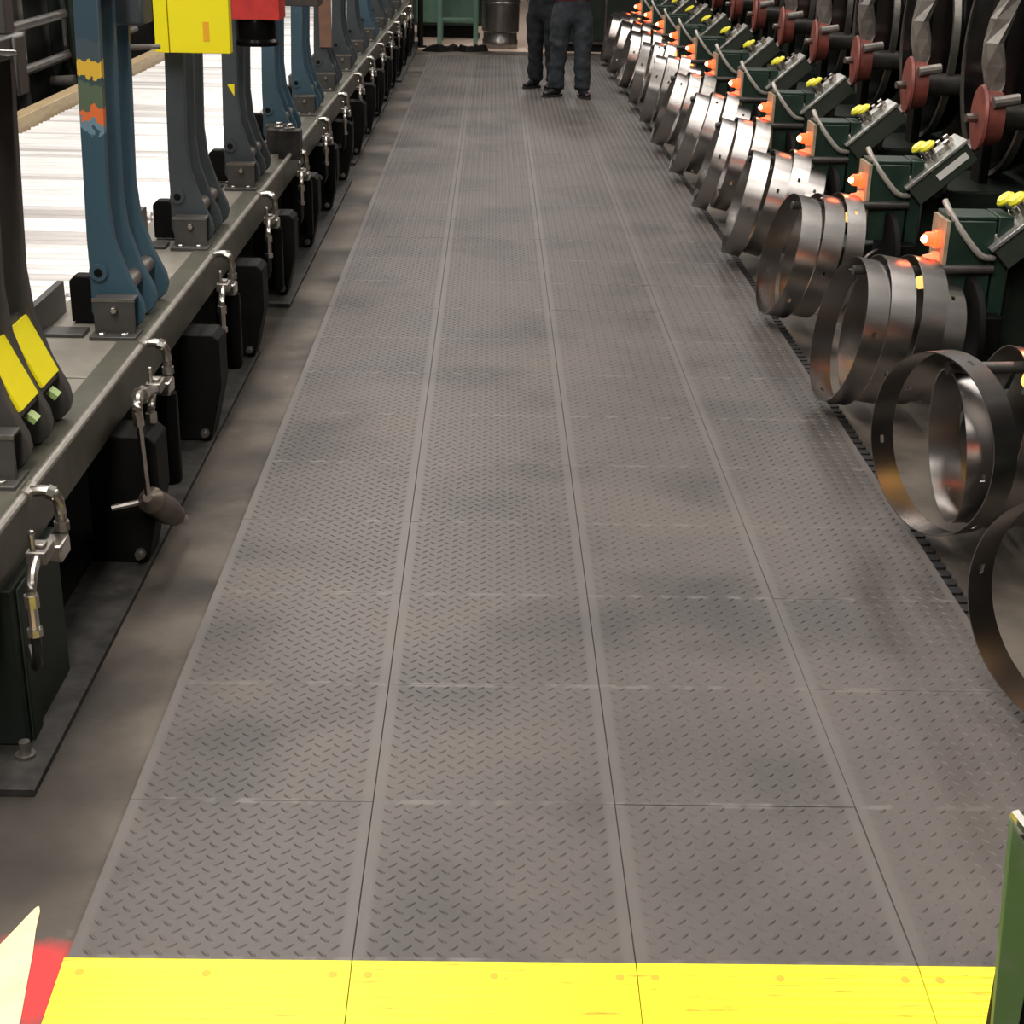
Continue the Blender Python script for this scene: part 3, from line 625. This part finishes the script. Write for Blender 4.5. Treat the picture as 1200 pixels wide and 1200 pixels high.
# ------------------------------------------------------------------ steel hoops hanging in bundles
def hoop_mesh(R, Wd, th=.0028, n=72):
    vs = []; fs = []; rows = [-Wd/2, -.006, .006, Wd/2]
    for i in range(n):
        an = 2*math.pi*i/n
        for r in (R, R-th):
            for zz in rows: vs.append((r*math.cos(an), r*math.sin(an), zz))
    V = lambda i, s, j: (i % n)*8+s*4+j
    holes = {10, 34, 58}
    for i in range(n):
        for j in range(3):
            if j == 1 and i in holes:
                fs += [(V(i,0,1),V(i,0,2),V(i,1,2),V(i,1,1)),(V(i+1,0,2),V(i+1,0,1),V(i+1,1,1),V(i+1,1,2)),
                       (V(i,0,2),V(i+1,0,2),V(i+1,1,2),V(i,1,2)),(V(i+1,0,1),V(i,0,1),V(i,1,1),V(i+1,1,1))]; continue
            fs += [(V(i,0,j),V(i+1,0,j),V(i+1,0,j+1),V(i,0,j+1)), (V(i+1,1,j),V(i,1,j),V(i,1,j+1),V(i+1,1,j+1))]
        fs += [(V(i+1,0,0),V(i,0,0),V(i,1,0),V(i+1,1,0)), (V(i,0,3),V(i+1,0,3),V(i+1,1,3),V(i,1,3))]
    m = MB(); m.add(vs, fs); me = m.mesh('steel_hoop'); me.materials.append(M['hoop']); return me
HM = [hoop_mesh(.243, .074), hoop_mesh(.243, .082), hoop_mesh(.205, .085)]
HORD = ['outermost', 'second', 'third', 'fourth', 'fifth']
BORD = ['nearest']+ORD[1:]
def hoop(c, az, tilt, kind, label, spin):
    o = bpy.data.objects.new('steel_hoop', HM[kind]); C.objects.link(o); o.location = Vector(c)*S
    n = Vector((-math.sin(az)*math.cos(tilt), -math.cos(az)*math.cos(tilt), math.sin(tilt)))
    o.rotation_mode = 'QUATERNION'
    o.rotation_quaternion = n.to_track_quat('Z','Y') @ Matrix.Rotation(spin, 3, 'Z').to_quaternion()
    tag(o, label, 'hoop', 'steel hoops hanging from the coiling machines')
D2R = math.radians
for k in KS:
    y = YK(k); b = BORD[k+2]
    if k == -1:     # crossing hoops of the bundle in front
        spec = [(1.195,y-.06,.277,66,2,0,.4),(1.265,y-.03,.262,92,-4,2,1.1),(1.375,y-.02,.28,92,10,1,.2),(1.47,y-.02,.285,94,10,1,2.0)]
    elif k == -2:
        spec = [(1.185,y+.02,.277,58,0,0,.1),(1.26,y+.05,.262,90,-4,2,.8),(1.375,y+.06,.28,88,6,1,1.7)]
    else:
        rr = random.Random(k+31); spec = []; a0 = 95+rr.uniform(-8,6); t0 = 13+rr.uniform(-3,4)
        for i in range(3 if k % 2 else 4):
            if i == 3: spec.append((1.455, y-.06, .245, a0, t0, 2, rr.uniform(0,6))); continue
            az = a0+rr.uniform(-2.2,2.2); tl = t0+rr.uniform(-2,2)
            spec.append((1.192+.093*i, y-.05+rr.uniform(-.012,.012), .276+.003*i, az, tl, 0 if rr.random() < .5 else 1, rr.uniform(0,6)))
    for i, (x, yy, z, az, tl, kd, sp) in enumerate(spec):
        hoop((x, yy, z), D2R(az), D2R(tl), kd, f'{HORD[i]} shiny steel hoop of the {b} bundle hanging beside the mat', sp)

# ------------------------------------------------------------------ near right: green guard post
g = thing('guard_post', (.84, 1.70, FZ), 'moss green steel guard post with bare metal top edge at the lower right corner', 'guard post')
m = MB(); m.prism([(.730,FZ+.001),(.695,.483),(.712,.455),(.755,.40),(.755,FZ+.001)], 1.660, 1.674); m.build('front_plate', 'moss_green', g, bevel=.002)
m = MB(); m.obox((.745,1.60,.445),(.45,-1,-.40),(1,.45,0),(0,-.4,1),.10,.006,.005); m.build('top_edge', 'steel', g)
m = MB(); m.prism([(.757,FZ+.001),(.757,.385),(.80,.37),(.98,.36),(.98,FZ+.001)], 1.664, 1.78); m.build('body', 'black', g, bevel=.004)

# ------------------------------------------------------------------ cream floor marking at the lower left
poly = [(-.7475,2.122),(-.7505,2.122),(-.754,2.116),(-.762,2.090),(-.790,2.00),(-.86,1.90),(-.90,1.78),(-.705,1.78),(-.698,1.84),(-.713,1.93),(-.724,2.00),(-.736,2.06),(-.743,2.11)]
o = MB().prism_z(poly, FZ+.0006, FZ+.0035).build('floor_marking', 'cream', loc=(-.78,1.95,FZ)); tag(o, 'pale cream pointed strip on the red floor paint beside the yellow ramp', 'floor marking')

# ------------------------------------------------------------------ far end of the aisle
t = thing('green_stand', (-.5, 18.1, FZ), 'green steel stand with thin legs at the far end of the mat', 'stand')
for x in (-.60,-.19):
    for yy in (17.95, 18.5): MB().box(x-.025,x+.025,yy-.025,yy+.025,FZ,1.2).build('leg', 'mid_green', t, bevel=.004)
for z in (.24, .62): MB().box(-.58,-.21,17.93,17.96,z,z+.035).build('crossbar', 'mid_green', t, bevel=.003)
MB().box(-.66,-.14,17.95,18.5,1.2,1.24).build('top', 'mid_green', t)
t = thing('green_cabinet', (-.5, 19.0, FZ), 'dark green cabinet behind the green stand', 'cabinet')
MB().box(-.95,-.12,18.8,19.6,.12,1.5).build('body', 'green', t, bevel=.01)
for z in (.15, .48, .85): MB().box(-.90,-.16,18.77,18.8,z,z+.28).build('drawer', 'mid_green' if z < .2 else 'green', t, bevel=.01)
MB().box(-.9,-.2,18.9,19.5,FZ,.12).build('plinth', 'black', t)
o = MB().lathe((-.80,17.6,FZ),(-.80,17.6,1.6),[(0,.07),(.01,.07),(.01,.03),(1,.03)],12).build('black_column', 'black', loc=(-.80,17.6,FZ)); tag(o, 'slim black column at the far end of the conveyor', 'column')
t = thing('steel_drum', (.10, 17.75, FZ), 'tall dull steel drum at the far end of the mat beside the green stand', 'drum')
MB().lathe((.09,17.75,FZ),(.105,17.75,1.4),[(0,.19),(.02,.20),(.06,.20),(.07,.19),(.12,.19),(.13,.21),(1,.215)],32).build('shell', 'drum', t)
for z in (.45,.62,.9): MB().lathe((.098,17.75,z),(.098,17.75,z+.03),[(0,.211),(.5,.217),(1,.211)],32).build('hoop_band', 'drum', t)
for q, (px, py, rot, sz) in enumerate(((-.62,17.15,.3,.16),(-.45,17.25,-.4,.14),(-.25,17.22,.2,.17),(-.12,17.30,.9,.12))):
    m = MB(); rr = random.Random(q); n = 10
    top = [(px+sz*(.6+.4*rr.random())*math.cos(2*math.pi*i/n), py+sz*.6*(.6+.5*rr.random())*math.sin(2*math.pi*i/n)) for i in range(n)]
    vs = [(x,yv,FZ+.001) for x,yv in top]+[(px+(x-px)*.7,py+(yv-py)*.7,FZ+.03+.05*rr.random()) for x,yv in top]+[(px,py,FZ+.05)]
    fs = [(i,(i+1)%n,(i+1)%n+n,i+n) for i in range(n)]+[(i+n,(i+1)%n+n,2*n) for i in range(n)]+[list(range(n-1,-1,-1))]
    m.add(vs, fs); o = m.build('black_rag', 'black', loc=(px,py,FZ)); tag(o, 'crumpled black rag on the floor at the far end, '+['leftmost of four','second from the left','third from the left','nearest the steel drum'][q], 'rag', 'black rags at the far end')
o = MB().prism([(.36,.30),(.40,.30),(.62,FZ+.001),(.57,FZ+.001)], 24.6, 24.66).build('floor_brace', 'arm_grey', loc=(.5,24.6,FZ)); tag(o, 'short grey slanted brace far behind the two workers', 'brace')

t = thing('dark_cabinet', (1.1, 17.6, FZ), 'dark steel cabinet at the far end behind the last steel hoops', 'cabinet')
MB().box(.60,1.9,17.4,18.2,.06,1.5).build('body', 'arm_dark', t, bevel=.01)
MB().box(.64,1.86,17.45,18.15,FZ,.06).build('plinth', 'black', t)
for x in (.63, 1.26): MB().box(x,x+.60,17.385,17.4,.10,1.46).build('door', 'dark_green', t, bevel=.004)

# ------------------------------------------------------------------ people (built in metres)
def skin_obj(name, material, verts, edges, radii, parent, root=0, sub=2, folds=0):
    me = bpy.data.meshes.new(name); me.from_pydata(verts, edges, []); me.update()
    o = bpy.data.objects.new(name, me); C.objects.link(o); o.parent = parent
    o.modifiers.new('skin', 'SKIN')
    for i, r in enumerate(radii):
        sv = me.skin_vertices[0].data[i]; sv.radius = r if isinstance(r, tuple) else (r, r); sv.use_root = (i == root)
    s = o.modifiers.new('subdivision', 'SUBSURF'); s.levels = sub; s.render_levels = sub
    o.modifiers['skin'].use_smooth_shade = True
    if folds:
        tx = bpy.data.textures.get('cloth_folds') or bpy.data.textures.new('cloth_folds', 'CLOUDS'); tx.noise_scale = .11; tx.noise_depth = 1
        d = o.modifiers.new('folds', 'DISPLACE'); d.texture = tx; d.strength = folds; d.texture_coords = 'LOCAL'
    me.materials.append(M[material]); return o
def chain(V, E, Rr, start, pts):
    last = start
    for p, r in pts:
        V.append(p); Rr.append(r); i = len(V)-1
        if last is not None: E.append((last, i))
        last = i
    return last
def person(loc, rotz, label, trousers, shirt, feet, wide=1.0):
    t = thing('person', (0,0,0), label, 'person'); t.location = loc; t.rotation_euler = (0,0,rotz)
    (fl, al), (fr_, ar) = feet       # ankle xy and toe direction angle for each foot
    # continuous body
    V, E, R = [], [], []
    pel = chain(V, E, R, None, [((0,0,.97), (.13,.10))])
    neck = chain(V, E, R, pel, [((0,.01,1.15),(.12,.09)), ((0,.015,1.34),(.155,.11)), ((0,.02,1.47),(.07,.06)), ((0,.01,1.54),(.055,.055)), ((0,-.01,1.62),(.072,.085)), ((0,-.005,1.70),(.078,.095)), ((0,.0,1.765),(.05,.06))])
    chest = 2
    chain(V, E, R, 5, [((0,-.105,1.63),(.014,.018))])
    for s in (-1, 1):
        e = chain(V, E, R, chest, [((.17*s,.02,1.41),.062), ((.245*s,.05,1.17),.046), ((.16*s,-.15,1.14),.032), ((.11*s,-.21,1.15),.034)])
        wx = .11*s
        for q in range(4):
            z = 1.15+.027-.018*q
            chain(V, E, R, e, [((wx-.03*s,-.235,z),.0095), ((wx-.06*s,-.24,z-.004),.009), ((wx-(.085-.004*abs(q-1.5))*s,-.228,z-.008),.008)])
        chain(V, E, R, e, [((wx-.01*s,-.20,1.195),.011), ((wx-.035*s,-.215,1.212),.009)])
        f = fl if s < 0 else fr_
        chain(V, E, R, pel, [((.095*s,0,.90),(.10,.10)), (((f[0]+.1*s)/2*1.0,f[1]*.5-.02,.50),(.062,.065)), ((f[0],f[1]+.02,.10),(.042,.045)), ((f[0],f[1],.06),(.042,.045))])
    body = skin_obj('body', 'skin', V, E, R, t)
    # trousers
    V, E, R = [], [], []
    pel = chain(V, E, R, None, [((0,0,.99), (.17*wide,.135))])
    chain(V, E, R, pel, [((0,0,1.13),(.165*wide,.13))])
    for s in (-1, 1):
        f = fl if s < 0 else fr_
        k = Vector(((f[0]+.115*s)/2, f[1]*.5-.02, .50))
        chain(V, E, R, pel, [((.10*s*wide,0,.84),(.128*wide,.135)), ((k.x*1.02,k.y+.01,.66),(.112*wide,.12)), (tuple(k),(.096*wide,.10)), ((f[0]*.97+k.x*.03,f[1]*.8+k.y*.2,.28),(.086*wide,.095)), ((f[0],f[1]+.01,.14),(.088*wide,.10)), ((f[0],f[1]+.01,.09),(.082*wide,.095)), ((f[0],f[1]+.01,.075),(.05,.06))])
    skin_obj('trousers', trousers, V, E, R, t, sub=3, folds=.045)
    # shirt with sleeves
    V, E, R = [], [], []
    b0 = chain(V, E, R, None, [((0,0,.985),(.18*wide,.15)), ((0,.005,1.05),(.182*wide,.15)), ((0,.01,1.18),(.175*wide,.14)), ((0,.015,1.36),(.185*wide,.14)), ((0,.02,1.46),(.09,.08)), ((0,.02,1.50),(.068,.07))])
    for s in (-1, 1): chain(V, E, R, 3, [((.19*s,.02,1.415),.078), ((.25*s,.05,1.17),.064), ((.19*s,-.10,1.145),.05)])
    skin_obj('shirt', shirt, V, E, R, t, sub=3, folds=.03)
    # shoes, hair, eyes
    for f, an in ((fl, al), (fr_, ar)):
        d = Vector((math.sin(an), -math.cos(an), 0)); s_ = Vector((d.y, -d.x, 0)); c = Vector((f[0], f[1], 0))
        V, E, R = [], [], []
        chain(V, E, R, None, [(tuple(c-d*.07+Vector((0,0,.05))),(.042,.045)), (tuple(c+Vector((0,0,.075))),(.048,.058)), (tuple(c+d*.08+Vector((0,0,.05))),(.046,.04)), (tuple(c+d*.16+Vector((0,0,.04))),(.044,.03)), (tuple(c+d*.19+Vector((0,0,.035))),(.03,.022))])
        sh = skin_obj('shoe', 'leather', V, E, R, t)
        m = MB(); n = 18; pts = []
        for i in range(n):
            th = 2*math.pi*i/n; a = math.cos(th)*.155; b_ = math.sin(th)*(.052 if math.cos(th) > 0 else .044)
            q = c+d*(a+.055)+s_*b_; pts.append((q.x/S, q.y/S))
        m.prism_z(pts, 0, .024/S); so = bpy.data.objects.new('sole', m.mesh('sole')); C.objects.link(so); so.parent = sh; so.data.materials.append(M['sole'])
    m = MB(); m.ball((0,.02/S,1.715/S),.098/S,16,(.92,1.08,.86)); ho = bpy.data.objects.new('hair', m.mesh('hair')); C.objects.link(ho); ho.parent = t; ho.data.materials.append(M['hair'])
    for s in (-1, 1):
        m = MB(); m.ball((.03*s/S,-.088/S,1.655/S),.011/S,8); eo = bpy.data.objects.new('eye', m.mesh('eye')); C.objects.link(eo); eo.parent = t; eo.data.materials.append(M['eye'])
    return t
person((.665*S, 13.22*S, .002), math.radians(8), 'worker in dark grey-blue jeans and maroon shirt standing on the mat', 'jeans', 'maroon', (((-.155,.0), math.radians(-58)), ((.125,-.10), math.radians(12))), 1.22)
person((.46*S, 13.75*S, .002), math.radians(-35), 'worker in black trousers standing on the mat behind the one in jeans', 'trouser_black', 'navy', (((-.12,.0), math.radians(-10)), ((.12,.02), math.radians(8))), 1.1)
